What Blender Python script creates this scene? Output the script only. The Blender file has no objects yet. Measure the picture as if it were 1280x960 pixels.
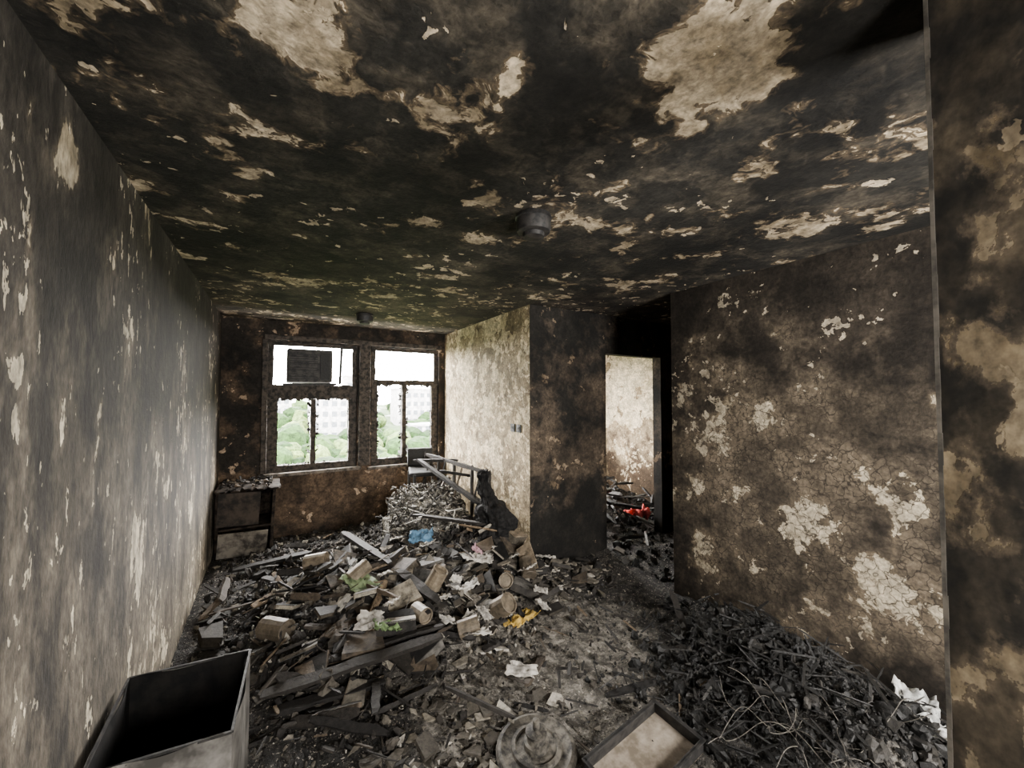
import bpy, bmesh, math, random
import numpy as np
from mathutils import Vector, Matrix, Euler, noise as mn
random.seed(7)
scene = bpy.context.scene
R = random.random
U = random.uniform

# ------------------------------------------------------------ node helpers
class NT:
    def __init__(s, name):
        s.mat = bpy.data.materials.new(name); s.mat.use_nodes = True
        s.t = s.mat.node_tree; s.n = s.t.nodes; s.l = s.t.links
        s.bsdf = s.n.get('Principled BSDF')
        s.geo = s.n.new('ShaderNodeNewGeometry')
    def set(s, sock, v):
        if isinstance(v, bpy.types.NodeSocket): s.l.new(v, sock)
        elif v is not None:
            if sock.type == 'RGBA' and len(v) == 3: v = (*v, 1)
            sock.default_value = v
    def math(s, op, a, b=0.0, clamp=False):
        n = s.n.new('ShaderNodeMath'); n.operation = op; n.use_clamp = clamp
        s.set(n.inputs[0], a); s.set(n.inputs[1], b); return n.outputs[0]
    def vmath(s, op, a, b):
        n = s.n.new('ShaderNodeVectorMath'); n.operation = op
        s.set(n.inputs[0], a); s.set(n.inputs[1], b)
        return n.outputs['Value'] if op in ('LENGTH', 'DISTANCE') else n.outputs[0]
    def noise(s, vec, scale, detail=4, rough=0.55, dist=0.0, out='Fac'):
        n = s.n.new('ShaderNodeTexNoise'); s.set(n.inputs['Vector'], vec)
        n.inputs['Scale'].default_value = scale; n.inputs['Detail'].default_value = detail
        n.inputs['Roughness'].default_value = rough; n.inputs['Distortion'].default_value = dist
        return n.outputs[out]
    def voro(s, vec, scale, feat='DISTANCE_TO_EDGE'):
        n = s.n.new('ShaderNodeTexVoronoi'); n.feature = feat
        s.set(n.inputs['Vector'], vec); n.inputs['Scale'].default_value = scale
        return n.outputs['Distance']
    def mr(s, v, a, b, c=0.0, d=1.0, smooth=False):
        n = s.n.new('ShaderNodeMapRange'); n.clamp = True
        if smooth: n.interpolation_type = 'SMOOTHSTEP'
        s.set(n.inputs[0], v)
        for i, q in enumerate((a, b, c, d)): n.inputs[i+1].default_value = q
        return n.outputs[0]
    def mix(s, f, a, b, blend='MIX'):
        n = s.n.new('ShaderNodeMix'); n.data_type = 'RGBA'; n.blend_type = blend
        s.set(n.inputs[0], f); s.set(n.inputs[6], a); s.set(n.inputs[7], b); return n.outputs[2]
    def xyz(s, v):
        n = s.n.new('ShaderNodeSeparateXYZ'); s.set(n.inputs[0], v); return n.outputs
    def ramp(s, f, stops, interp='LINEAR'):
        n = s.n.new('ShaderNodeValToRGB'); s.set(n.inputs[0], f); cr = n.color_ramp; cr.interpolation = interp
        while len(cr.elements) < len(stops): cr.elements.new(0.5)
        for e, (p, c) in zip(cr.elements, stops): e.position = p; e.color = (*c, 1)
        return n.outputs[0]
    def bump(s, h, strength=0.5, dist=0.02):
        n = s.n.new('ShaderNodeBump'); s.set(n.inputs['Height'], h)
        n.inputs['Strength'].default_value = strength; n.inputs['Distance'].default_value = dist
        s.l.new(n.outputs[0], s.bsdf.inputs['Normal'])
    def fin(s, col, rough=0.85, metal=0.0, spec=0.3):
        s.set(s.bsdf.inputs['Base Color'], col); s.set(s.bsdf.inputs['Roughness'], rough)
        s.bsdf.inputs['Metallic'].default_value = metal
        s.bsdf.inputs['Specular IOR Level'].default_value = spec
        return s.mat

def plaster(name, dark, mid, edge, light, scale=2.0, thr=0.55, stretch=(1, 1, 1), bias=(), blobs=(),
            midthr=0.5, midbias=(), crack=6.0, crackamt=0.5, fleck=0.63, fleckscale=14, off=0.0, warp=0.08,
            fleckcol=None, bumps=0.6, fleckbias=(), edgew=.05, midw=.1, blotch=(.45, 1.25), bscale=1.5, clump=.10, ldark=.42):
    """fire-damaged plaster: soot, scorched coat, and bare patches where the paint has spalled off"""
    m = NT(name)
    pos = m.geo.outputs['Position']
    p = m.vmath('MULTIPLY', pos, stretch)
    p = m.vmath('ADD', p, (off, off*1.7, off*.6))
    w = m.noise(p, 7.0, 2, .6, out='Color')
    w = m.vmath('SUBTRACT', w, (.5, .5, .5)); w = m.vmath('MULTIPLY', w, (warp,)*3)
    q = m.vmath('ADD', p, w)
    nA = m.noise(q, scale, 6, .62)
    s3 = m.xyz(pos)
    def addb(v, bl):
        for ax, a, b, c, d in bl:
            v = m.math('ADD', v, m.mr(s3['XYZ'.index(ax)], a, b, c, d))
        return v
    v = addb(nA, bias)
    for (x, y, z, rx, ry, rz, amt) in blobs:
        d = m.vmath('SUBTRACT', pos, (x, y, z)); d = m.vmath('MULTIPLY', d, (1/rx, 1/ry, 1/rz))
        L = m.vmath('LENGTH', d, (0, 0, 0))
        v = m.math('ADD', v, m.mr(L, 0.0, 1.0, amt, 0.0, True))
    med = m.noise(q, 11, 3, .7)
    v = m.math('ADD', v, m.mr(med, .3, .7, -.035, .035))
    mL = m.mr(v, thr, thr+.012)
    mE = m.mr(v, thr-edgew, thr)
    nB = addb(m.noise(q, scale*.8+.7, 4, .65), midbias)
    nC = m.noise(p, bscale, 3, .6)
    mM = m.mr(nB, midthr-midw, midthr+midw)
    fine = m.noise(p, 40, 3, .7)
    col = m.mix(mM, dark, mid)
    col = m.mix(m.math('MULTIPLY', mE, .8), col, edge)
    col = m.mix(1.0, col, m.ramp(nC, [(0.40, (blotch[0],)*3), (.62, (blotch[1],)*3)]), 'MULTIPLY')
    lt = m.mix(m.mr(nB, .40, .62), [light[0]*ldark, light[1]*ldark*.95, light[2]*ldark*.85], light)
    col = m.mix(mL, col, lt)
    fl = m.noise(q, fleckscale, 4, .6)
    flv = addb(m.math('ADD', fl, m.mr(nC, .38, .64, -clump, clump*.7)), fleckbias)
    mF = m.mr(flv, fleck, fleck+.012)
    col = m.mix(m.math('MULTIPLY', mF, .85), col, fleckcol or light)
    col = m.mix(1.0, col, m.ramp(med, [(0.3, (.5, .49, .47)), (.68, (1.35, 1.33, 1.28))]), 'MULTIPLY')
    if crackamt > 0:
        w2 = m.vmath('MULTIPLY', m.noise(p, 14.0, 2, .6, out='Color'), (.09,)*3)
        c1 = m.voro(m.vmath('ADD', q, w2), crack); ck = m.mr(c1, 0.0, .07, 1.0, 0.0)
        cm = m.mr(nB, .44, .6, 0, crackamt)
        col = m.mix(m.math('MULTIPLY', ck, cm), col, [c*.5 for c in dark])
    col = m.mix(1.0, col, m.ramp(fine, [(0.28, (.45, .45, .45)), (.72, (1.45, 1.43, 1.4))]), 'MULTIPLY')
    h = m.math('ADD', m.math('MULTIPLY', mL, -.35), m.math('MULTIPLY', fine, .45))
    h = m.math('ADD', h, m.math('MULTIPLY', mF, -.3))
    m.bump(h, bumps, .015)
    return m.fin(col, .85, spec=.25)

def varied(name, stops, rough=.8, fscale=40, spec=.3, metal=0, bs=.5, dirt=.6):
    m = NT(name)
    r = m.geo.outputs['Random Per Island']
    col = m.ramp(r, stops)
    f = m.noise(m.geo.outputs['Position'], fscale, 3, .7)
    col = m.mix(1.0, col, m.ramp(f, [(.3, (1-dirt,)*3), (.7, (1.3,)*3)]), 'MULTIPLY')
    m.bump(f, bs, .01)
    return m.fin(col, rough, metal, spec)

def simple(name, c1, c2, scale=20, rough=.7, metal=0, spec=.4, bs=.4, thr=(.4, .6)):
    m = NT(name)
    f = m.noise(m.geo.outputs['Position'], scale, 4, .65)
    col = m.mix(m.mr(f, *thr), c1, c2)
    m.bump(f, bs, .008)
    return m.fin(col, rough, metal, spec)

# ------------------------------------------------------------ mesh helpers
def link(ob, parent=None):
    scene.collection.objects.link(ob)
    if parent: ob.parent = parent
    return ob
def meshobj(name, V, F, mats, mi=None, smooth=False, parent=None):
    me = bpy.data.meshes.new(name); me.from_pydata([tuple(v) for v in V], [], F)
    for m in mats: me.materials.append(m)
    if mi is not None: me.polygons.foreach_set('material_index', mi)
    if smooth: me.polygons.foreach_set('use_smooth', [True]*len(me.polygons))
    me.update()
    return link(bpy.data.objects.new(name, me), parent)
BV = np.array([(-.5,-.5,-.5),(.5,-.5,-.5),(.5,.5,-.5),(-.5,.5,-.5),(-.5,-.5,.5),(.5,-.5,.5),(.5,.5,.5),(-.5,.5,.5)])
BF = [(0,3,2,1),(4,5,6,7),(0,1,5,4),(1,2,6,5),(2,3,7,6),(3,0,4,7)]
class Bucket:
    def __init__(s): s.V = []; s.F = []; s.M = []
    def add(s, V, F, mi=0):
        o = len(s.V); s.V.extend(map(tuple, V)); s.F.extend([tuple(i+o for i in f) for f in F])
        s.M.extend(mi if isinstance(mi, list) else [mi]*len(F))
    def tadd(s, T, loc, rot, scl, mi=None):
        V = np.array(T[0])*np.array(scl)
        Rm = np.array((rot if isinstance(rot, Matrix) else Euler(rot).to_matrix()).to_3x3())
        V = V@Rm.T+np.array(loc)
        s.add(V, T[1], (T[2] if len(T) > 2 and mi is None else (mi or 0)))
    def box(s, lo, hi, mi=0):
        lo = np.array(lo, float); hi = np.array(hi, float)
        s.add(BV*(hi-lo)+(lo+hi)/2, BF, mi)
    def obj(s, name, mats, smooth=False, parent=None, bevel=0):
        ob = meshobj(name, s.V, s.F, mats, s.M, smooth, parent)
        if bevel:
            b = ob.modifiers.new('bev', 'BEVEL'); b.width = bevel; b.segments = 2; b.limit_method = 'ANGLE'
        return ob
def hull(pts):
    bm = bmesh.new()
    for p in pts: bm.verts.new(p)
    r = bmesh.ops.convex_hull(bm, input=bm.verts)
    bad = [v for v in bm.verts if not v.link_faces]
    for v in bad: bm.verts.remove(v)
    bm.verts.index_update(); bm.verts.ensure_lookup_table()
    V = np.array([v.co[:] for v in bm.verts]); F = [tuple(v.index for v in f.verts) for f in bm.faces]
    bm.free(); return V, F
CH = []
for i in range(16):
    CH.append(hull([Vector((U(-1,1), U(-1,1), U(-1,1))).normalized()*U(.35,.6) for _ in range(13)]))
SH = []
for i in range(12):
    k = random.randint(4, 7); an = sorted([U(0, 2*math.pi) for _ in range(k)])
    pts = [(math.cos(a)*U(.35,.55), math.sin(a)*U(.35,.55)) for a in an]
    SH.append(hull([(x, y, -.5) for x, y in pts]+[(x*.96, y*.96, .5) for x, y in pts]))
def plank_template():
    n = 8; V = []; F = []
    for i in range(n+1):
        t = i/n-.5; w = .5*(1-U(0,.18)) ; h = .5*(1-U(0,.3)); 
        if i in (0, n): w *= U(.4,.8); h *= U(.4,.8)
        dy = U(-.06,.06)
        for a, b in ((-1,-1),(1,-1),(1,1),(-1,1)): V.append((t+U(-.02,.02), a*w+dy, b*h))
    for i in range(n):
        for j in range(4):
            a = i*4+j; b = i*4+(j+1) % 4; F.append((a, b, b+4, a+4))
    F.append((3,2,1,0)); F.append(tuple(n*4+j for j in range(4)))
    return np.array(V), F
PL = [plank_template() for _ in range(8)]
def book_template():
    bk = Bucket()
    bk.box((-.5,-.5,-.5), (.5,.5,-.40), 0); bk.box((-.5,-.5,.40), (.5,.5,.5), 0); bk.box((-.5,-.5,-.5), (-.45,.5,.5), 0); bk.box((-.45,-.46,-.40), (.46,.46,.40), 1)
    V = np.array(bk.V)
    V[:,2] += .4*(V[:,0]+.5)**2*U(-1,1)+.3*V[:,1]*V[:,0]*U(-1,1)
    c = (V[:,0]>.3)&(V[:,1]>.3); V[c] -= np.array([U(0,.3),U(0,.3),0])
    c = (V[:,0]>.3)&(V[:,1]<-.3); V[c] += np.array([-U(0,.25),U(0,.25),0])
    return V, bk.F, bk.M
BOOKS = [book_template() for _ in range(10)]
def cyl_template(n=14):
    V = []; F = []
    for z, r in ((-.5,.5),(-.46,.52),(.42,.5),(.5,.52),(.5,.44),(.4,.42)):
        for i in range(n):
            a = 2*math.pi*i/n; V.append((math.cos(a)*r, math.sin(a)*r, z))
    for k in range(5):
        for i in range(n):
            a = k*n+i; b = k*n+(i+1) % n; F.append((a, b, b+n, a+n))
    F.append(tuple(range(n-1,-1,-1))); F.append(tuple(5*n+i for i in range(n)))
    return np.array(V), F
CYL = cyl_template()
def lathe(profile, n=40, jit=0):
    V = []; F = []
    for (r, z) in profile:
        for i in range(n):
            a = 2*math.pi*i/n; rr = r*(1+U(-jit, jit)); V.append((math.cos(a)*rr, math.sin(a)*rr, z+U(-jit, jit)*.03))
    for k in range(len(profile)-1):
        for i in range(n):
            a = k*n+i; b = k*n+(i+1) % n; F.append((a, b, b+n, a+n))
    F.append(tuple(range(n-1,-1,-1))); F.append(tuple((len(profile)-1)*n+i for i in range(n)))
    return V, F
def beam_rot(d, roll=0.0):
    d = Vector(d).normalized(); z = Vector((0,0,1)); 
    if abs(d.z) > .98: z = Vector((0,1,0))
    y = z.cross(d).normalized(); zz = d.cross(y)
    M = Matrix((d, y, zz)).transposed()
    return M @ Matrix.Rotation(roll, 3, 'X')
def beam(B, a, b, w, h, roll=0.0, mi=0, T=None):
    a = Vector(a); b = Vector(b); d = b-a
    B.tadd(T or random.choice(PL), (a+b)/2, beam_rot(d, roll), (d.length, w, h), mi)
def tube(name, pts, r, mat, parent=None):
    cu = bpy.data.curves.new(name, 'CURVE'); cu.dimensions = '3D'; cu.bevel_depth = r; cu.bevel_resolution = 2
    for chain in pts:
        sp = cu.splines.new('NURBS'); sp.points.add(len(chain)-1); sp.use_endpoint_u = True; sp.order_u = 4
        for q, c in zip(sp.points, chain): q.co = (*c, 1)
    cu.materials.append(mat)
    return link(bpy.data.objects.new(name, cu), parent)
def empty(name, loc=(0,0,0)):
    e = bpy.data.objects.new(name, None); e.empty_display_size = .1; scene.collection.objects.link(e); return e

# ------------------------------------------------------------ room dims
XL, XR, XA = -.54, 2.95, 2.12        # left wall, right wall, alcove wall
YW, YC, YD = 5.45, 3.19, 2.21        # window wall, corner face, end of right wall
ZC = 2.6
YB = -1.4; XF = 5.0

M_left = plaster('burnt_plaster_left', (.036,.032,.027), (.165,.143,.112), (.085,.072,.054), (.60,.54,.42),
    scale=3.4, thr=.645, stretch=(1,1.25,.55), midthr=.535, bscale=2.0, blotch=(.5,1.25),
    bias=[('Z',.2,2.3,.05,-.03), ('Y',3.3,5.2,0,-.02)],
    blobs=[(XL,1.66,2.41,1,.12,.2,.17),(XL,1.45,2.13,1,.1,.2,.14),(XL,1.96,1.63,1,.12,.25,.13),(XL,2.8,.85,1,.8,.55,.09),(XL,3.4,1.2,1,.6,.5,.06)],
    midbias=[('Z',.1,2.5,.18,-.15), ('Z',2.3,2.6,0,-.12), ('Y',3.6,5.2,0,-.06)], fleck=.64, fleckscale=17, crackamt=.25, crack=7)
M_ceil = plaster('burnt_ceiling', (.015,.014,.012), (.075,.064,.048), (.14,.105,.066), (.54,.455,.33),
    scale=4.2, thr=.607, midthr=.56, warp=.15, off=3.1, edgew=.045, blotch=(.45,1.25), clump=.08, ldark=.38,
    bias=[('Y',2.0,3.2,0,.02), ('Y',1.8,2.1,0,-.03)],
    midbias=[('Y',2.0,5.0,-.02,.15)],
    blobs=[(.05,1.12,ZC,.42,.30,1,.15), (.42,1.2,ZC,.30,.24,1,.15), (-.15,1.1,ZC,.25,.25,1,.09), (.99,.60,ZC,.36,.32,1,.19),
           (1.74,.49,ZC,.35,.25,1,.15), (2.4,.95,ZC,.3,.6,1,.15), (-.41,1.52,ZC,.2,.3,1,.10), (.59,1.13,ZC,.22,.16,1,.10),
           (.54,2.0,ZC,.28,.22,1,.12), (1.3,1.55,ZC,.25,.2,1,.10), (2.45,2.2,ZC,.4,.3,1,.16), (.3,3.4,ZC,.8,.5,1,.06), (1.3,3.1,ZC,.6,.5,1,.06),
           (.55,.45,ZC,.45,.4,1,-.22), (.72,.86,ZC,.22,.28,1,-.14), (0,2.3,ZC,.45,.5,1,-.08), (1.5,1.0,ZC,.3,.3,1,-.12), (.25,1.75,ZC,.4,.25,1,-.12), (1.3,.3,ZC,.3,.3,1,-.15)],
    fleck=.675, fleckscale=10, crackamt=.35, crack=12, fleckbias=[('Y',1.7,3.0,-.01,.055)])
M_right = plaster('burnt_plaster_right', (.032,.026,.020), (.155,.126,.092), (.14,.112,.078), (.48,.42,.32),
    scale=3.4, thr=.607, midthr=.51, off=7.7, midw=.12, bscale=1.7, blotch=(.5,1.25),
    bias=[('Z',.3,2.3,.05,-.08), ('Z',0,.35,-.16,0)],
    midbias=[('Z',1.2,2.55,.09,-.19), ('Z',.05,.5,-.12,0), ('Y',1.7,2.2,0,-.10), ('Y',.2,1.0,-.04,0)],
    blobs=[(XR,1.6,1.6,1,.35,.35,.08), (XR,1.2,.9,1,.7,.3,.05), (XR,.5,.35,1,.4,.3,-.25), (XR,1.55,.6,1,.4,.3,.04), (XR,.8,1.9,1,.5,.4,-.05)],
    fleck=.635, fleckscale=13, crackamt=.9, crack=17, clump=.12, ldark=.5)
M_alc = plaster('burnt_plaster_alcove', (.13,.10,.06), (.44,.355,.23), (.26,.19,.115), (.78,.67,.47),
    scale=4, thr=.51, midthr=.41, off=1.3, bias=[('Z',.5,2.5,.0,.02), ('Y',3.3,5.0,0,.03), ('Z',.3,.9,-.12,0)], crackamt=.8, crack=15, fleck=.56, fleckscale=16, blotch=(.75,1.1), clump=.05, ldark=.6)
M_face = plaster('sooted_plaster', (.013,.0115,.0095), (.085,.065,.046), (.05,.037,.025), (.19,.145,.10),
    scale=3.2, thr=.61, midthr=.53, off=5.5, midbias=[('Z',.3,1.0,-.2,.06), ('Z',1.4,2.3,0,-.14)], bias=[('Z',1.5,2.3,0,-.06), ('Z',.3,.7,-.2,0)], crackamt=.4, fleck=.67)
M_win = plaster('window_wall_plaster', (.018,.015,.012), (.11,.076,.05), (.06,.04,.025), (.36,.27,.19),
    scale=3.6, thr=.64, midthr=.54, off=2.2, midbias=[('Z',.75,.85,.18,-.06), ('Z',0,.3,-.1,0)], crackamt=.4, fleck=.68, fleckscale=12)
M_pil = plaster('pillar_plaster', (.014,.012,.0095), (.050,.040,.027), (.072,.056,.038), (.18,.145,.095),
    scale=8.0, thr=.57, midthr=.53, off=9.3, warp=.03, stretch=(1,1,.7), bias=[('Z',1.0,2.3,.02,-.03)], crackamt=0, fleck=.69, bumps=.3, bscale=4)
M_room2 = plaster('bedroom_plaster', (.08,.055,.035), (.40,.32,.21), (.25,.17,.1), (.74,.64,.46),
    scale=3, thr=.46, midthr=.43, off=4.1, bias=[('Z',.4,1.4,-.27,.05)], midbias=[('Z',.3,1.2,-.32,.07)], crackamt=.4, fleck=.6, blotch=(.7,1.1), ldark=.6)

char = varied('char_black', [(0,(.006,.006,.0055)), (.8,(.015,.014,.0125)), (1,(.05,.046,.04))], .6, 60, .35)
charwood = varied('charred_wood', [(0,(.012,.011,.010)), (.65,(.030,.026,.022)), (.88,(.10,.075,.05)), (1,(.26,.19,.12))], .75, 45, .3)
rubble = varied('rubble_mix', [(0,(.012,.011,.01)), (.6,(.032,.028,.024)), (.85,(.085,.074,.06)), (.95,(.22,.195,.15)), (1,(.55,.52,.45))], .85, 50, .3)
shardm = varied('plaster_shards', [(0,(.035,.031,.027)), (.5,(.10,.088,.07)), (.82,(.28,.25,.195)), (1,(.55,.51,.44))], .85, 35, .3)
bookm = varied('scorched_covers', [(0,(.012,.011,.010)), (.42,(.035,.030,.024)), (.62,(.12,.092,.063)), (.78,(.12,.115,.105)), (.92,(.28,.24,.175)), (1,(.58,.54,.46))], .75, 18, .35, 0, .6, .85)
pagem = varied('scorched_pages', [(0,(.02,.017,.013)), (.55,(.10,.086,.065)), (1,(.42,.38,.30))], .9, 60, .2)
blackm = simple('soot_metal', (.010,.010,.010), (.035,.032,.029), 25, .6, .2)
greym = simple('grey_painted_metal', (.06,.056,.05), (.27,.255,.23), 7, .5, .3, thr=(.35,.62), bs=.15)
rustm = simple('dirty_metal', (.05,.045,.038), (.17,.155,.13), 18, .6, .3)
framem = simple('charred_frame', (.012,.011,.009), (.065,.052,.040), 22, .75, 0, .3, .8)

# ------------------------------------------------------------ shell
def wall(name, boxes, mat):
    B = Bucket()
    for lo, hi in boxes: B.box(lo, hi)
    return B.obj(name, [mat])
T = .16
wall('wall_left', [((XL-T,YB-T,-.1),(XL,YW+T,ZC))], M_left)
W1 = (-.09,.91,.78,2.36); W2 = (1.09,2.03,.76,2.36); W3 = (2.7,4.3,.8,2.3)
wy0, wy1 = YW, YW+.2
wall('wall_window', [((XL,wy0,-.1),(XF,wy1,.76)), ((XL,wy0,.76),(W1[0],wy1,ZC)), ((W1[0],wy0,.76),(W1[1],wy1,.78)), ((W1[0],wy0,2.36),(W2[1],wy1,ZC)),
    ((W1[1],wy0,.76),(W2[0],wy1,2.36)), ((W2[1],wy0,.76),(W3[0],wy1,ZC)), ((W3[0],wy0,2.3),(W3[1],wy1,ZC)), ((W3[0],wy0,.76),(W3[1],wy1,.8)), ((W3[1],wy0,.76),(XF,wy1,ZC))], M_win)
wall('wall_alcove', [((XA,YC+.003,-.1),(XA+.13,YW,ZC))], M_alc)
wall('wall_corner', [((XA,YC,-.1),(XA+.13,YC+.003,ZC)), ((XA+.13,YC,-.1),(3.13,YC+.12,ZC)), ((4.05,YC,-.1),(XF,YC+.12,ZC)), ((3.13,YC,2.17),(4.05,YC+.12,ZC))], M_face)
wall('wall_right', [((XR,YB,-.1),(XR+.14,YD,ZC))], M_right)
wall('wall_corridor', [((XR+.14,YD-.14,-.1),(XF,YD,ZC))], M_face)
wall('wall_bedroom', [((XF,YD-.14,-.1),(XF+.14,YW+.2,ZC))], M_room2)
W4 = (1.5,2.7,1.0,2.1); W5 = (-.2,.55,1.1,2.0)  # unseen rear openings, added for fill light and sized to set its level
wall('wall_back', [((XL,YB-T,-.1),(W5[0],YB,ZC)), ((W5[1],YB-T,-.1),(W4[0],YB,ZC)), ((W5[0],YB-T,-.1),(W5[1],YB,W5[2])), ((W5[0],YB-T,W5[3]),(W5[1],YB,ZC)),
    ((W4[1],YB-T,-.1),(XR+.14,YB,ZC)), ((W4[0],YB-T,-.1),(W4[1],YB,W4[2])), ((W4[0],YB-T,W4[3]),(W4[1],YB,ZC))], M_left)
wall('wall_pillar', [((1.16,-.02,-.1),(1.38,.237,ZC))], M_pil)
tb = Bucket()
for i in range(40):
    z0 = .0+i*.065; z1 = z0+.065; x = 1.156+U(-.0012,.0012)
    tb.box((x,.234+U(-.001,.001),z0),(1.164,.241,z1))
tb.obj('trim_1', [simple('corner_bead', (.03,.027,.022), (.10,.088,.07), 14, .7)])
wall('ceiling', [((XL-T,YB-T,ZC),(XF+.14,YW+.2,ZC+.15))], M_ceil)
wall('floor', [((XL-T,YB-T,-.2),(XF+.14,YW+.2,-.02))], simple('concrete_floor', (.05,.045,.04), (.14,.13,.11), 8))

# ------------------------------------------------------------ windows
def window(name, W, y, mulls, transoms):
    e = empty(name)
    x0,x1,z0,z1 = W; B = Bucket(); f = .045
    def jb(a, b, w, h): 
        d = Vector(b)-Vector(a); n = max(2, int(d.length/.09))
        for i in range(n):
            p = Vector(a)+d*(i/n); q = Vector(a)+d*((i+1.04)/n)
            beam(B, p, q, w*U(.85,1.12), h*U(.85,1.1), T=(BV, BF))
    jb((x0,y,z0+f/2),(x1,y,z0+f/2),.07,f*1.3); jb((x0,y,z1-f/2),(x1,y,z1-f/2),.07,f)
    jb((x0+f/2,y,z0),(x0+f/2,y,z1),.07,f); jb((x1-f/2,y,z0),(x1-f/2,y,z1),.07,f)
    for (x, a, b, w) in mulls: jb((x,y,a),(x,y,b),.06,w)
    for (z, a, b, w) in transoms: jb((a,y,z),(b,y,z),.07,w)
    B.obj('frame', [framem], parent=e)
window('window_1', W1, YW+.07, [(.40,.8,1.66,.085), (-.01,.8,1.66,.05), (.84,.8,1.66,.08)], [(1.75,W1[0],W1[1],.19), (.84,-.05,.87,.05)])
window('window_2', W2, YW+.07, [(1.535,.8,1.85,.09), (1.15,.8,1.85,.04), (1.96,.8,1.85,.06)], [(1.885,W2[0],W2[1],.07), (.83,1.1,2.0,.05)])
window('window_3', W3, YW+.07, [(3.5,.8,2.3,.06)], [(1.8,W3[0],W3[1],.06)])
window('fill_window_1', W4, YB-.08, [(2.1,1.0,2.1,.05)], [])
window('fill_window_2', W5, YB-.08, [(.18,1.1,2.0,.05)], [])
B = Bucket()
for W in (W1, W2):
    for k in range(170):
        side = random.choice('LRBMT')
        xm = .40 if W is W1 else 1.535; zt = 1.66 if W is W1 else 1.85
        if side == 'B': x = U(W[0],W[1]); z = W[2]+.075
        elif side == 'T': x = U(W[0],W[1]); z = zt
        elif side == 'L': x = W[0]+.09; z = U(W[2],zt)
        elif side == 'R': x = W[1]-.09; z = U(W[2],zt)
        else: x = xm+random.choice((-.05,.05)); z = U(W[2],zt)
        B.tadd(random.choice(CH), (x, YW+.07+U(-.02,.02), z), (U(0,6),U(0,6),U(0,6)), (U(.02,.07),U(.01,.03),U(.02,.09)))
B.obj('burnt_frame_splinters', [char])
B = Bucket(); B.box((W1[0]-.08,YW-.05,.745),(W1[1]+.05,YW+.12,.785)); B.box((W2[0]-.05,YW-.05,.73),(W2[1]+.06,YW+.12,.765))
B.obj('trim_2', [simple('sill_mat', (.03,.026,.02), (.17,.14,.11), 12)], bevel=.006)
B = Bucket(); B.box((.93,YW-.035,.79),(1.07,YW,2.42)); B.box((-.13,YW-.03,2.37),(2.06,YW,2.43)); B.box((-.15,YW-.03,.79),(-.09,YW,2.37))
B.obj('trim_3', [framem], bevel=.008)
ac = empty('window_air_conditioner')
B = Bucket(); B.box((.10,YW-.09,1.865),(.60,YW+.30,2.27)); B.obj('casing', [simple('ac_casing',(.012,.0115,.011),(.05,.046,.04),16,.7)], parent=ac, bevel=.02)
B = Bucket()
for i in range(12): B.box((.13,YW-.102,1.90+i*.027),(.43,YW-.09,1.908+i*.027))
B.box((.46,YW-.105,1.90),(.57,YW-.09,2.23)); B.obj('grille', [char], parent=ac)
B = Bucket(); beam(B,(.06,YW+.05,1.84),(.66,YW+.05,1.85),.1,.03,T=(BV,BF)); beam(B,(.70,YW+.04,1.85),(.72,YW+.04,2.34),.03,.03,T=(BV,BF)); B.obj('bracket', [blackm], parent=ac)

# ------------------------------------------------------------ exterior
def hz(x, y):
    t = (y-18)/150; return -24+ 21*min(1,t)**.8 + 3.0*mn.fractal(Vector((x*.03,y*.03,0)),1,2,4) + 1.1*mn.noise(Vector((x*.3,y*.3,2)))
n = 110; V = []; F = []
for j in range(n):
    for i in range(n):
        x = -110+i*2.6; y = 18+j*1.6; V.append((x,y,hz(x,y)))
for j in range(n-1):
    for i in range(n-1):
        a = j*n+i; F.append((a,a+1,a+n+1,a+n))
m = NT('hillside_ground'); p = m.geo.outputs['Position']
c = m.ramp(m.noise(p,.35,4,.7), [(.35,(.008,.02,.004)),(.55,(.02,.04,.009)),(.68,(.05,.065,.025))])
c = m.mix(m.mr(m.noise(p,.07,2),.58,.62), c, (.14,.14,.13))
meshobj('wooded_hillside', V, F, [m.fin(c, .9)], smooth=True)
bm = bmesh.new(); bmesh.ops.create_icosphere(bm, subdivisions=2, radius=1)
ICO = (np.array([v.co[:] for v in bm.verts]), [tuple(v.index for v in f.verts) for f in bm.faces]); bm.free()
B = Bucket()
for _ in range(900):
    y = 30+130*R(); x = y*U(-.25,.65)+U(-3,3)
    if mn.noise(Vector((x*.05,y*.05,9))) < -.15: continue
    r = U(1.2,3.2); jit = 1+.28*np.array([mn.noise(Vector(v)*2.5+Vector((x,y,0))) for v in ICO[0]])
    B.tadd((ICO[0]*jit[:,None],ICO[1]), (x,y,hz(x,y)+r*.7), (0,0,U(0,6)), (r,r,r*U(.8,1.3)))
B.obj('tree_canopy', [varied('foliage',[(0,(.005,.014,.003)),(.5,(.015,.035,.008)),(1,(.07,.10,.03))],.9,1.5,.1,0,1,.8)])
bm_ = varied('building_wall', [(0,(.16,.16,.17)),(1,(.3,.29,.28))], .8, 1.0)
gl = simple('building_glass', (.04,.045,.05), (.07,.08,.09), 2)
for (x,y,w,d,h) in ((12,118,9,8,12),(40,130,14,9,15),(56,120,9,9,20),(-4,140,16,8,11),(25,150,9,7,16),(33,100,7,7,8)):
    B = Bucket(); z0 = hz(x,y)-3; B.box((x-w/2,y-d/2,z0),(x+w/2,y+d/2,z0+h),0)
    for zz in np.arange(z0+1.2,z0+h-1.2,2.8):
        for xx in np.arange(x-w/2+.8,x+w/2-1.4,2.2): B.box((xx,y-d/2-.05,zz),(xx+1.3,y-d/2,zz+1.4),1)
    B.box((x-w/2-.3,y-d/2-.3,z0+h),(x+w/2+.3,y+d/2+.3,z0+h+.5),0)
    B.obj('apartment_building', [bm_, gl])

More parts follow.
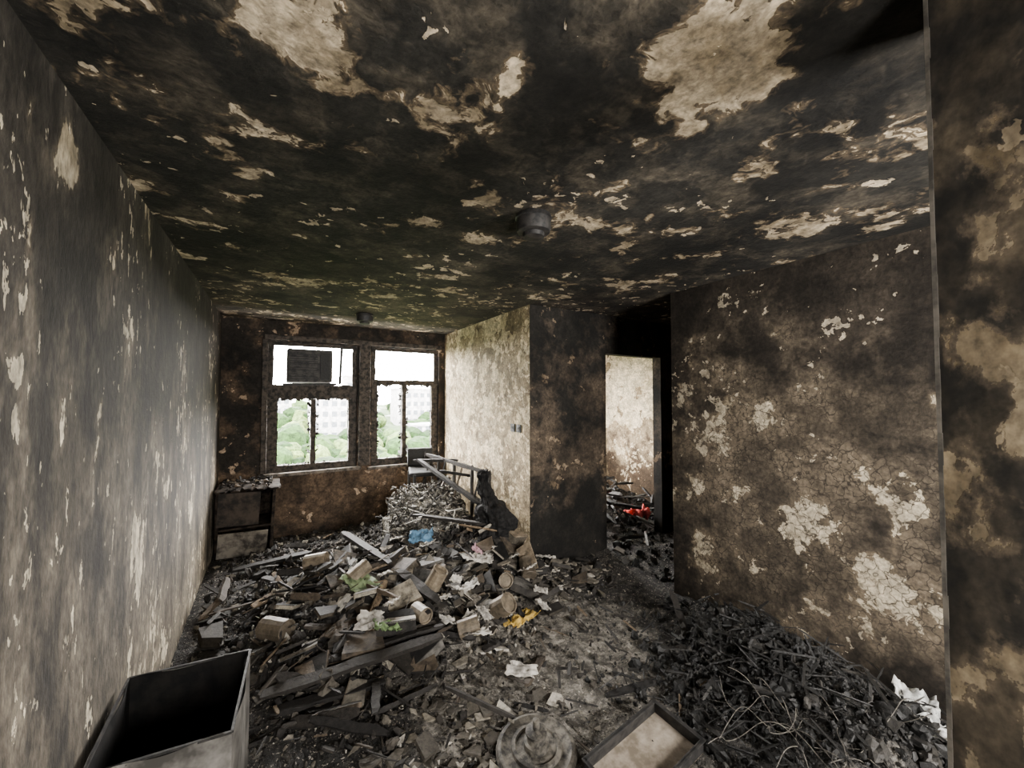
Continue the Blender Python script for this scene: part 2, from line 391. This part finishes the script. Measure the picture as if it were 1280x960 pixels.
# ------------------------------------------------------------ ground layer
def inroom(x, y, m=.03):
    if x < XL+m or y > YW-m or y < YB+m: return False
    if 1.16-m < x < 1.38+m and -.02-m < y < .237+m: return False
    if y > YC-m: return x < XA-m or (x > XA+.13+m and x < XF-m and y > YC+.12+m) or (y < YC+.15+m and 3.13+m < x < 4.05-m)
    if y > YD+m: return x < XF-m
    return x < XR-m
heaps = [(1.6,4.5,.5,.75,.42),(1.0,3.5,.7,.55,.22),(1.85,3.45,.35,.4,.28),(.55,2.75,.6,.45,.10),(.0,4.3,.55,.8,.12),(.3,3.4,.5,.5,.12),(1.3,2.75,.6,.35,.08),
         (2.5,1.1,.42,.55,.20),(2.2,.75,.4,.4,.16),(2.75,1.6,.25,.4,.13),(3.7,3.9,.5,.4,.2),(4.3,4.3,.5,.5,.3),(3.5,2.9,.5,.3,.05),(2.3,2.95,.3,.25,.06)]
def H(x, y):
    h = .0
    for (cx,cy,rx,ry,a) in heaps: h += a*math.exp(-(((x-cx)/rx)**2+((y-cy)/ry)**2))
    q = Vector((x,y,0))
    rr = .35+min(1,h*5)
    h += rr*.04*mn.fractal(q*5.5,.9,2,5)+.008*mn.fractal(q*30,1,2,3)+.01
    return max(h, .0)
st = .020; xs = np.arange(XL,XF+st,st); ys = np.arange(YB,YW+st,st)
V = [(min(x,XF),min(y,YW),H(x,y)) for y in ys for x in xs]; nx = len(xs)
F = [(j*nx+i,j*nx+i+1,(j+1)*nx+i+1,(j+1)*nx+i) for j in range(len(ys)-1) for i in range(nx-1) if inroom(xs[i]+st/2,ys[j]+st/2,-.02)]
m = NT('ash_ground'); p = m.geo.outputs['Position']
n1 = m.noise(p,1.8,4,.65); n2 = m.noise(p,14,5,.8); n3 = m.noise(p,60,2,.7)
g = m.ramp(n2,[(.3,(.022,.020,.017)),(.48,(.11,.10,.084)),(.66,(.36,.33,.28))])
d = m.ramp(n2,[(.35,(.007,.007,.006)),(.55,(.030,.027,.024)),(.72,(.18,.165,.14))])
D = m.vmath('SUBTRACT', p, (1.6,1.9,0)); D = m.vmath('MULTIPLY', D, (1/1.0,1/.95,1)); L = m.vmath('LENGTH', D, (0,0,0))
mk = m.mr(m.math('ADD', m.mr(L,.2,1.3,.35,-.10), n1), .5,.64)
D2 = m.vmath('SUBTRACT', p, (2.45,1.1,0)); D2 = m.vmath('MULTIPLY', D2, (1/.75,1/.85,1)); L2 = m.vmath('LENGTH', D2, (0,0,0))
mk = m.math('MULTIPLY', mk, m.mr(L2,.75,1.05))
c = m.mix(mk, d, g)
c = m.mix(m.math('MULTIPLY', m.mr(n3,.62,.68), m.mr(L2,.7,1.1,.15,1)), c, (.38,.34,.29))
m.bump(m.math('ADD', m.math('MULTIPLY',n2,1.0), m.math('MULTIPLY',n3,.5)), .9, .03)
meshobj('ash_layer', V, F, [m.fin(c,.8,spec=.35)], smooth=True)

def gauss(cx, cy, sx, sy):
    for _ in range(60):
        X = cx+random.gauss(0,sx); Y = cy+random.gauss(0,sy)
        if inroom(X,Y,.08): return X,Y
    return cx,cy
def uni(x0,x1,y0,y1):
    for _ in range(60):
        X = U(x0,x1); Y = U(y0,y1)
        if inroom(X,Y,.07): return X,Y
    return x0,y0
def scatter(B, T, n, region, smin, smax, flat=(1,1), sink=.25, tilt=3.14, lift=0.0):
    for _ in range(n):
        x, y = region()
        s = smin*(smax/smin)**(R()**1.8)
        z = H(x,y)+s*(.5-sink)*(flat[0] if flat[0]<.5 else .6)+U(0,lift)
        B.tadd(random.choice(T), (x,y,z), (U(-tilt,tilt),U(-tilt,tilt),U(0,6.28)), (s, s*U(.5,1), s*U(*flat)))
def sticks(B, n, region, l0, l1, w0, w1, lift=.08):
    for _ in range(n):
        x,y = region(); l = U(l0,l1); a = U(0,6.28); s = U(-.35,.5); z = H(x,y)+U(.01,lift)
        p1 = (x-math.cos(a)*l/2,y-math.sin(a)*l/2); p2 = (x+math.cos(a)*l/2,y+math.sin(a)*l/2)
        if inroom(*p1) and inroom(*p2):
            w = U(w0,w1); beam(B,(*p1,max(.02,z-s*l/2)),(*p2,z+abs(s)*l/2),w,w*U(.3,.6),U(-1,1))
LUMP = []
for k in range(8):
    o = Vector((k*7.3,0,0))
    LUMP.append((np.array([tuple(Vector(v)*.5*(1+.75*mn.fractal(Vector(v)*1.8+o,.8,2,4))) for v in ICO[0]]), ICO[1]))
B = Bucket()
scatter(B, CH, 3600, lambda: gauss(2.38,1.15,.36,.45), .006,.045, (.3,.9), .1, 3.14, .04)
scatter(B, CH, 1500, lambda: gauss(2.0,.9,.35,.35), .006,.04, (.3,.9), .1, 3.14, .03)
scatter(B, LUMP, 420, lambda: gauss(2.38,1.15,.34,.45), .03,.10, (.35,.8), .2, 3.14, .02)
sticks(B, 260, lambda: gauss(2.3,1.05,.38,.42), .04,.22,.004,.018,.10)
scatter(B, SH, 420, lambda: gauss(2.35,1.1,.38,.45), .02,.08, (.05,.12), .2, 1.4, .05)
B.obj('charcoal_heap', [char])
B = Bucket()
scatter(B, CH, 4600, lambda: gauss(1.0,3.3,.7,.65), .008,.07, (.3,.8), .2, 3.14, .03)
scatter(B, LUMP, 300, lambda: gauss(.8,3.3,.65,.6), .05,.16, (.3,.7), .2, 3.14, .02)
scatter(B, CH, 1700, lambda: gauss(0.0,3.6,.35,.9), .012,.08, (.3,.8), .2)
scatter(B, CH, 1700, lambda: uni(XL+.05,XR-.05,1.0,4.0), .006,.028, (.4,.9), .3)
scatter(B, CH, 1000, lambda: gauss(.3,4.6,.6,.5), .02,.10, (.4,.9), .2)
scatter(B, CH, 900, lambda: gauss(.45,1.9,.35,.5), .01,.05, (.4,.9), .2)
scatter(B, CH, 1200, lambda: gauss(1.55,4.4,.35,.6), .015,.09, (.3,.8), .2, 3.14,.08)
B.obj('rubble_pile', [rubble])
B = Bucket()
scatter(B, CH, 900, lambda: uni(3.0,4.9,2.3,5.3), .03,.14, (.4,.9), .2)
B.obj('bedroom_rubble', [char])
B = Bucket()
scatter(B, SH, 190, lambda: gauss(.85,1.75,.24,.24), .04,.16, (.07,.12), .3, .25, .02)
scatter(B, SH, 130, lambda: gauss(2.3,2.85,.3,.16), .06,.2, (.06,.1), .2, .3, .04)
scatter(B, SH, 110, lambda: gauss(.5,2.5,.45,.4), .05,.18, (.05,.1), .2, .35, .03)
scatter(B, SH, 560, lambda: gauss(1.0,3.1,.6,.5), .03,.16, (.04,.09), .2, .7, .08)
scatter(B, SH, 400, lambda: uni(XL+.05,XR-.1,1.0,5), .015,.06, (.1,.2), .2, .3)
B.obj('plaster_fragments', [shardm])
B = Bucket()
def books(n, cx, cy, sx, sy, tilt):
    for _ in range(n):
        x,y = gauss(cx,cy,sx,sy)
        if not inroom(x,y,.14): continue
        s = U(.13,.25); z = H(x,y)+U(.01,.09)
        B.tadd(random.choice(BOOKS),(x,y,z),(U(-tilt,tilt),U(-tilt,tilt),U(0,6.28)),(s*U(.6,.85),s,s*(U(.06,.18) if R()<.75 else U(.2,.4))))
books(110,1.2,2.98,.44,.28,.6); books(30,.5,3.2,.45,.5,.5); books(14,.5,2.6,.35,.2,.4)
B.obj('burnt_book_pile', [bookm, pagem], bevel=.003)
B = Bucket()
for (x,y,dz,r,l,rx,rz) in ((1.42,2.50,.09,.14,.16,.9,.4),(1.12,2.42,.09,.11,.14,1.3,1.2),(.02,3.0,.10,.13,.2,1.5,.7),(.55,3.15,.12,.11,.16,1.2,2.0),(1.9,2.9,.10,.13,.16,1.0,2.8),(.85,2.6,.10,.10,.14,1.5,.2),(1.05,2.85,.14,.12,.15,.5,1),(1.6,2.75,.11,.11,.15,1.2,-.6),(.3,3.6,.1,.12,.17,1.4,1.1)):
    B.tadd(CYL,(x,y,H(x,y)+dz),(rx,0,rz),(r,r,l))
B.obj('scorched_tins', [varied('tins', [(0,(.05,.042,.034)),(1,(.26,.21,.145))], .5, 20, .4, .2)], bevel=.003)
B = Bucket()
def bd(a, b, w, h, roll=0): beam(B,a,b,w,h,roll)
bd((-.05,2.50,.12),(.90,2.34,.22),.07,.03,.2); bd((.05,2.62,.12),(.95,2.44,.22),.05,.03,-.1); bd((.0,2.40,.08),(.55,2.30,.10),.07,.025)
bd((.59,4.3,.33),(.80,3.2,.37),.07,.04); bd((-.47,3.6,.08),(-.08,3.55,.10),.05,.02); bd((-.45,3.85,.09),(-.15,3.4,.10),.06,.02)
bd((2.35,1.62,.03),(2.60,1.98,.22),.05,.015); bd((.84,3.12,.34),(1.0,2.65,.26),.07,.035,.3); bd((.6,2.75,.20),(.9,2.55,.28),.06,.05,.4)
bd((-.3,4.3,.15),(.3,4.15,.24),.09,.03); bd((.2,3.85,.22),(.65,3.9,.28),.08,.03); bd((.1,3.2,.18),(.55,3.0,.24),.16,.02); bd((-.4,3.2,.06),(-.1,3.0,.07),.05,.02)
bd((1.6,1.65,.03),(1.95,1.55,.05),.04,.02); bd((1.2,3.95,.50),(1.7,3.3,.50),.05,.03); bd((.3,2.75,.18),(.62,2.95,.24),.15,.018)
sticks(B,90,lambda: gauss(.6,3.4,.6,.7),.12,.42,.02,.07,.1)
sticks(B,420,lambda: gauss(.9,3.3,.7,.7),.05,.2,.006,.028,.1)
sticks(B,80,lambda: uni(XL+.1,2.6,1.2,3),.05,.2,.006,.02,.02)
B.obj('charred_planks', [charwood])
B = Bucket(); sticks(B,80,lambda: uni(3.0,4.8,2.5,5.0),.15,.5,.02,.07,.2)
B.obj('bedroom_charred_planks', [char])

def sheet(name, x, y, z, sx, sy, rz, col, amp=.04, rx=0):
    V=[];F=[];n=14;o=U(0,50)
    for j in range(n):
        for i in range(n):
            a=i/(n-1)-.5; b=j/(n-1)-.5; k=1+.3*mn.noise(Vector((a*4+o,b*4,3)))
            V.append((a*sx*k,b*sy*k,amp*mn.fractal(Vector((a*5+o,b*5,0)),1,2,3)))
    for j in range(n-1):
        for i in range(n-1):
            a=j*n+i;F.append((a,a+1,a+n+1,a+n))
    ob = meshobj(name,V,F,[simple(name+'_mat',col,[c*.3 for c in col],14,.7,thr=(.42,.62))],smooth=True)
    ob.location=(x,y,z); ob.rotation_euler=(rx,0,rz); 
    s=ob.modifiers.new('s','SOLIDIFY'); s.thickness=.003
def hs(name,x,y,dz,*a): sheet(name,x,y,H(x,y)+dz,*a)
hs('green_magazine',.55,3.05,.13,.20,.26,.5,(.26,.34,.17),.03,.3)
hs('green_magazine',.62,2.55,.13,.10,.16,1.5,(.2,.3,.12),.03,.3)
hs('yellow_cloth',1.55,2.45,.05,.26,.12,.3,(.66,.43,.09),.03)
hs('blue_packaging',1.15,3.5,.17,.2,.13,-.3,(.12,.25,.38),.04,.5)
hs('pink_paper',1.55,3.15,.17,.12,.10,.8,(.55,.33,.36),.03,.4)
for k in range(24):
    x,y=gauss(1.2,2.95,.45,.32); hs('white_paper',x,y,U(.10,.15),U(.08,.18),U(.07,.14),U(0,6),(.6,.56,.49),.02,U(.1,.5))
hs('red_cloth',4.0,3.52,.12,.3,.25,.3,(.65,.06,.05),.12)
hs('white_crumpled_sheet',2.76,.68,.05,.22,.16,.3,(.8,.8,.76),.05,.2)  # crumpled white sheets at the foot of the right wall
hs('white_crumpled_sheet',2.62,.56,.05,.16,.12,1.3,(.8,.79,.75),.04,.2)

# ------------------------------------------------------------ burnt mattress, mostly ash
V=[];F=[];nu,nv=90,90
P0=Vector((.85,3.75,.30));P1=Vector((1.7,3.5,.38));P2=Vector((1.2,4.85,.56));P3=Vector((1.95,4.7,.67))
def MP(u,v): return (P0*(1-u)+P1*u)*(1-v)+(P2*(1-u)+P3*u)*v
def mz(p): return .08*mn.fractal(Vector((p.x*6,p.y*6,1)),.8,2,6)
for j in range(nv):
    for i in range(nu):
        u=i/(nu-1);v=j/(nv-1); p=MP(u,v)
        e=min(u,1-u,v,1-v); ed=min(1,e/.25)
        V.append((p.x+.10*mn.noise(p*6),p.y+.10*mn.noise(p*6+Vector((5,0,0))),p.z-.10+.13*ed**.8+mz(p)))
o=len(V)
for j in range(nv-1):
    for i in range(nu-1):
        a=j*nu+i;F.append((a,a+1,a+nu+1,a+nu))
bi=[i for i in range(nu)]+[j*nu+nu-1 for j in range(1,nv)]+[(nv-1)*nu+i for i in range(nu-2,-1,-1)]+[j*nu for j in range(nv-2,0,-1)]
for k in bi: x,y,z=V[k];V.append((x,y,z-.3))
nb=len(bi)
for k in range(nb): F.append((bi[(k+1)%nb],bi[k],o+k,o+(k+1)%nb))
F.append(tuple(o+k for k in range(nb)))
mm=NT('ash_mattress');p=mm.geo.outputs['Position'];f=mm.noise(p,28,5,.8);g2=mm.noise(p,4,3,.6)
c=mm.ramp(mm.math('ADD',f,mm.mr(g2,.35,.65,-.08,.08)),[(.40,(.012,.011,.010)),(.5,(.07,.065,.055)),(.58,(.28,.26,.215)),(.68,(.65,.61,.52))])
mm.bump(f,1,.04)
meshobj('burnt_mattress',V,F,[mm.fin(c,.85)])
B=Bucket()
for _ in range(1500):
    p=MP(U(.03,.97),U(.03,.97))
    s=U(.012,.06);B.tadd(random.choice(SH+CH),(p.x,p.y,p.z+.03+mz(p)),(U(-.9,.9),U(-.9,.9),U(0,6)),(s,s,s*.2))
for _ in range(90):
    p=MP(U(.05,.8),U(.05,.8)); a=U(0,6); l=U(.06,.25); z=p.z+mz(p)
    beam(B,(p.x,p.y,z+.03),(min(p.x+math.cos(a)*l,2.05),p.y+math.sin(a)*l,z+U(.03,.14)),.012,.009)
B.obj('ash_flakes',[varied('ashflake',[(0,(.015,.014,.012)),(.45,(.09,.082,.068)),(.75,(.30,.28,.235)),(1,(.68,.65,.58))],.85,50)])

# ------------------------------------------------------------ burnt bed frame by alcove wall
B=Bucket()
a0=Vector((1.72,5.15,.92));b0=Vector((2.0,3.75,.86))
bd2=lambda a,b,w,h,r=0: beam(B,a,b,w,h,r)
bd2(a0,b0,.035,.05);bd2(a0+Vector((.05,-.1,-.22)),b0+Vector((-.02,-.15,-.36)),.035,.05)
bd2((1.55,4.9,.90),(1.85,3.7,.56),.05,.04)
for t in (.02,.25,.5,.75,.97):
    q=a0.lerp(b0,t);bd2(q+Vector((0,0,.03)),(q.x-.02,q.y-.04,.35),.035,.035)
for t in (.12,.37,.62,.87):
    q=a0.lerp(b0,t);bd2(q,(q.x-.16,q.y-.12,.55),.02,.02)
bd2((1.5,4.95,.88),(1.95,4.55,.90),.04,.04);bd2((1.62,4.3,.84),(2.0,4.2,.76),.03,.04)
B.obj('burnt_bed_frame',[charwood])
ch=empty('charred_chair')
B=Bucket()
B.tadd((BV,BF),(1.68,5.2,.88),(-.25,.0,-.25),(.34,.05,.24));B.tadd((BV,BF),(1.66,5.02,.72),(.1,0,-.25),(.36,.34,.06))
B.obj('padding',[char],parent=ch,bevel=.02)
B=Bucket()
for dx,dy in ((-.16,-.15),(.15,-.2),(-.14,.15),(.17,.12)): B.tadd((BV,BF),(1.66+dx,5.02+dy,.36),(0,0,0),(.03,.03,.7))
B.obj('legs',[char],parent=ch)

V=[];F=[];n1_,n2_=44,56
for j in range(n2_):
    t=j/(n2_-1);z=.78*t
    if t<.60: r=.19*(1-(t/.60)**3)**.5*.6+.085
    elif t<.70: r=.085-(t-.60)*.25
    else: r=.06+.014*math.sin(t*20)
    if t>.97: r*=.6
    cx=.04*math.sin(t*5)-.03*t;cy=.03*math.cos(t*7)
    for i in range(n1_):
        a=2*math.pi*i/n1_;d=Vector((math.cos(a),math.sin(a),z*3.2))
        rr=r*(1+.36*mn.fractal(d*1.6,.9,2,5))+.012*mn.noise(d*9)
        V.append((cx+math.cos(a)*rr,cy+math.sin(a)*rr,z+.02*mn.noise(d*3)))
for j in range(n2_-1):
    for i in range(n1_):
        a=j*n1_+i;b=j*n1_+(i+1)%n1_;F.append((a,b,b+n1_,a+n1_))
F.append(tuple(range(n1_-1,-1,-1)));F.append(tuple((n2_-1)*n1_+i for i in range(n1_)))
ob=meshobj('charred_sack',V,F,[simple('sack_char',(.003,.003,.003),(.014,.013,.012),30,.8,0,.2,bs=1)]);ob.location=(1.80,3.40,.20)
B=Bucket()
for (x,y,z,s) in ((2.0,3.20,.38,.22),(1.70,3.14,.34,.2),(1.98,2.98,.26,.24),(2.0,3.62,.5,.16)):
    B.tadd(random.choice(BOOKS),(x-.06,y,z),(U(-.7,.7),U(-.5,.5),U(0,6)),(s*.75,s*.9,s*.5))
B.obj('scorched_carton',[varied('carton',[(0,(.08,.06,.04)),(1,(.28,.22,.15))],.8,20),pagem],bevel=.006)

# ------------------------------------------------------------ charred cabinet, warped with clutter on it
cab=empty('charred_cabinet')
B=Bucket();x0,x1,y0,y1=XL+.03,.0,4.92,5.40
B.box((x0,y0,.05),(x0+.03,y1,.72));B.tadd((BV,BF),(x1-.02,(y0+y1)/2,.385),(0,.04,.03),(.03,y1-y0,.67));B.box((x0,y1-.02,.05),(x1,y1,.72));B.box((x0,y0,.05),(x1,y1,.08));B.box((x0,y0,.33),(x1,y1,.35))
for k in range(5):
    xa=x0-.01+k*.115; beam(B,(xa+.055,y0-.04-U(0,.03),.735+U(-.012,.012)),(xa+.055,y1,.735+U(-.01,.01)),.118,.035)
B.obj('carcass',[simple('cabinet_char',(.006,.005,.005),(.040,.031,.023),14,.95,0,.1)],parent=cab,bevel=.005)
B=Bucket();B.tadd((BV,BF),(x0+.20,y0-.005,.54),(.06,.05,.03),(.36,.02,.34),0);B.tadd((BV,BF),(x0+.24,y0-.07,.2),(.22,.06,.05),(.42,.02,.26),1)
B.obj('doors',[simple('door_char',(.012,.010,.008),(.05,.038,.028),9,.9),simple('door_pale',(.03,.025,.02),(.17,.15,.12),9,.85)],parent=cab,bevel=.004)
B=Bucket()
for k in range(60):
    s=U(.02,.07);B.tadd(random.choice(CH+SH+LUMP),(U(x0+.04,x1-.04),U(y0,y1-.05),.762+s*.15),(U(-1,1),U(-1,1),U(0,6)),(s,s,s*U(.2,.5)))
for k in range(8):
    a=U(0,6);x=U(x0+.15,x1-.15);y=U(y0+.12,y1-.15);beam(B,(x,y,.765),(x+.14*math.cos(a),y+.1*math.sin(a),.77+U(0,.05)),.02,.012)
B.obj('clutter',[charwood],parent=cab)

# ------------------------------------------------------------ sheet metal bin
def bin_mesh():
    cs=[(-.50,1.76),(-.115,1.72),(-.085,2.22),(-.51,2.26)];zt=.52
    B=Bucket();n=14
    def side(a,b,mi,flip):
        V=[];F=[]
        for j in range(n+1):
            for i in range(n+1):
                t=i/n;z=.02+(zt-.02)*j/n
                x=a[0]*(1-t)+b[0]*t;y=a[1]*(1-t)+b[1]*t
                w=.026*mn.noise(Vector((x*5,y*5,z*4)))*math.sin(math.pi*t)
                V.append((x+w,y+w,z+.006*math.sin(t*9)*(j==n)))
        for j in range(n):
            for i in range(n):
                q=j*(n+1)+i;f=(q,q+1,q+n+2,q+n+1);F.append(f[::-1] if flip else f)
        B.add(V,F,mi)
    c=Vector((-.30,1.99))
    ins=[tuple(Vector(p)+(c-Vector(p)).normalized()*.008) for p in cs]
    for k in range(4):
        side(cs[k],cs[(k+1)%4],0,False);side(ins[k],ins[(k+1)%4],1,True)
    B.add([(*p,.03) for p in ins],[(0,1,2,3)],1)
    for k in range(4):
        a=Vector((*cs[k],zt));b=Vector((*cs[(k+1)%4],zt));beam(B,a,b,.009,.008,0,2,T=(BV,BF))
    return B
bin_mesh().obj('sheet_metal_bin',[greym,simple('bin_inside_black',(.004,.004,.004),(.010,.009,.008),12,.9,0,.1),blackm],smooth=False)  # inner faces near black, outer faces grey
B=Bucket()
for _ in range(120):
    s=U(.02,.07);B.tadd(random.choice(CH),(U(-.44,-.16),U(1.80,2.16),.06+U(0,.03)),(U(0,6),U(0,6),U(0,6)),(s,s,s*.6))
B.obj('bin_ash',[char])

V,F=lathe([(.185,0),(.19,.012),(.18,.026),(.165,.03),(.15,.022),(.12,.022),(.115,.034),(.10,.036),(.095,.028),(.06,.03),(.058,.055),(.045,.06),(.04,.085),(.05,.088),(.05,.10),(.03,.105),(.016,.11),(.016,.15),(.008,.155)],48)
ob=meshobj('fan_base',V,F,[simple('fan_metal', (.020,.018,.015), (.15,.135,.11), 24, .7, .1, thr=(.38,.62))],smooth=True);ob.location=(1.07,1.56,.035);ob.rotation_euler=(.04,-.03,0)
ob.modifiers.new('es','EDGE_SPLIT').split_angle=.6
B=Bucket();L,Wd,Hh,t=.50,.26,.065,.008
B.box((-L/2,-Wd/2,0),(L/2,Wd/2,.008),1)
for lo,hi in (((-L/2,-Wd/2,0),(L/2,-Wd/2+t,Hh)),((-L/2,Wd/2-t,0),(L/2,Wd/2,Hh)),((-L/2,-Wd/2,0),(-L/2+t,Wd/2,Hh)),((L/2-t,-Wd/2,0),(L/2,Wd/2,Hh))): B.box(lo,hi,0)
B.box((-L/2-.008,-Wd/2-.008,Hh-.006),(-L/2+.012,Wd/2+.008,Hh),0);B.box((L/2-.012,-Wd/2-.008,Hh-.006),(L/2+.008,Wd/2+.008,Hh),0)
B.box((-L/2,-Wd/2-.008,Hh-.006),(L/2,-Wd/2+.012,Hh),0);B.box((-L/2,Wd/2-.012,Hh-.006),(L/2,Wd/2+.008,Hh),0)
ob=B.obj('metal_drawer',[blackm,simple('drawer_inside',(.16,.13,.095),(.40,.34,.27),7,.8)],bevel=.002)
ob.location=(1.44,1.24,.06);ob.rotation_euler=(.06,-.08,.06)

for (x,y) in ((1.087,1.60),(.82,4.50)):
    V,F=lathe([(.045,0),(.088,-.004),(.092,-.02),(.086,-.024),(.086,-.07),(.082,-.085),(.070,-.09),(.055,-.091),(.052,-.11),(.03,-.115),(.012,-.115)],32,.01)
    ob=meshobj('smoke_detector',V,F,[blackm],smooth=True);ob.location=(x,y,ZC);ob.modifiers.new('es','EDGE_SPLIT').split_angle=.6
for y in (3.50,3.385):
    B=Bucket();B.box((XA-.012,y-.04,1.33),(XA,y+.04,1.41),0);B.box((XA-.014,y-.025,1.345),(XA-.011,y+.025,1.395),1)
    B.box((XA-.017,y-.012,1.36),(XA-.013,y-.004,1.38),0);B.box((XA-.017,y+.004,1.36),(XA-.013,y+.012,1.38),0)
    B.obj('wall_socket',[char,char],bevel=.004)
ch_=[]
for k in range(30):
    x,y=2.12+U(-.25,.3),.74+U(-.16,.25);z=.20;pts=[];a=U(0,6.28)
    for i in range(10):
        pts.append((x,y,z+.05*math.sin(i+k)));a+=U(-.7,.7);x+=math.cos(a)*.055;y+=math.sin(a)*.055;z+=U(-.02,.035)
        x=min(x,2.85)
    ch_.append(pts)
tube('burnt_wires',ch_,.0015,rustm)
e=empty('charred_metal_chair')
tube('frame',[[(3.62,3.75,.1),(3.60,3.74,.6),(3.55,3.72,.95),(3.50,3.70,1.22),(3.42,3.68,1.3)],[(3.85,3.95,.1),(3.82,3.95,.6),(3.74,3.95,1.0),(3.66,3.95,1.25)],[(3.42,3.68,1.3),(3.5,3.85,1.33),(3.66,3.95,1.25)],[(3.5,3.7,.5),(3.3,3.6,.52),(3.15,3.55,.5),(3.12,3.55,.1)]],.03,char,e)
B=Bucket();B.tadd((BV,BF),(3.45,3.8,.52),(.1,.05,.3),(.4,.4,.05));B.obj('seat',[char],parent=e,bevel=.015)

# ------------------------------------------------------------ light
w=bpy.data.worlds.new('overcast');scene.world=w;w.use_nodes=True
bg=w.node_tree.nodes['Background'];bg.inputs[0].default_value=(1,.965,.925,1);bg.inputs[1].default_value=88
def portal(W,y,d):
    l=bpy.data.lights.new('portal','AREA');l.shape='RECTANGLE';l.size=W[1]-W[0];l.size_y=W[3]-W[2];l.cycles.is_portal=True
    o=link(bpy.data.objects.new('daylight_portal',l));o.location=((W[0]+W[1])/2,y,(W[2]+W[3])/2);o.rotation_euler=(d*math.pi/2,0,0)
for W in (W1,W2,W3): portal(W,YW+.22,-1)
portal(W4,YB-.2,1); portal(W5,YB-.2,1)

cam=bpy.data.cameras.new('camera');co=link(bpy.data.objects.new('camera',cam))
cam.sensor_width=36;cam.lens=490/1280*36;cam.clip_start=.02;cam.clip_end=500
co.location=(0,0,1.7);co.rotation_euler=(math.radians(91.75),0,math.radians(-31))
scene.camera=co
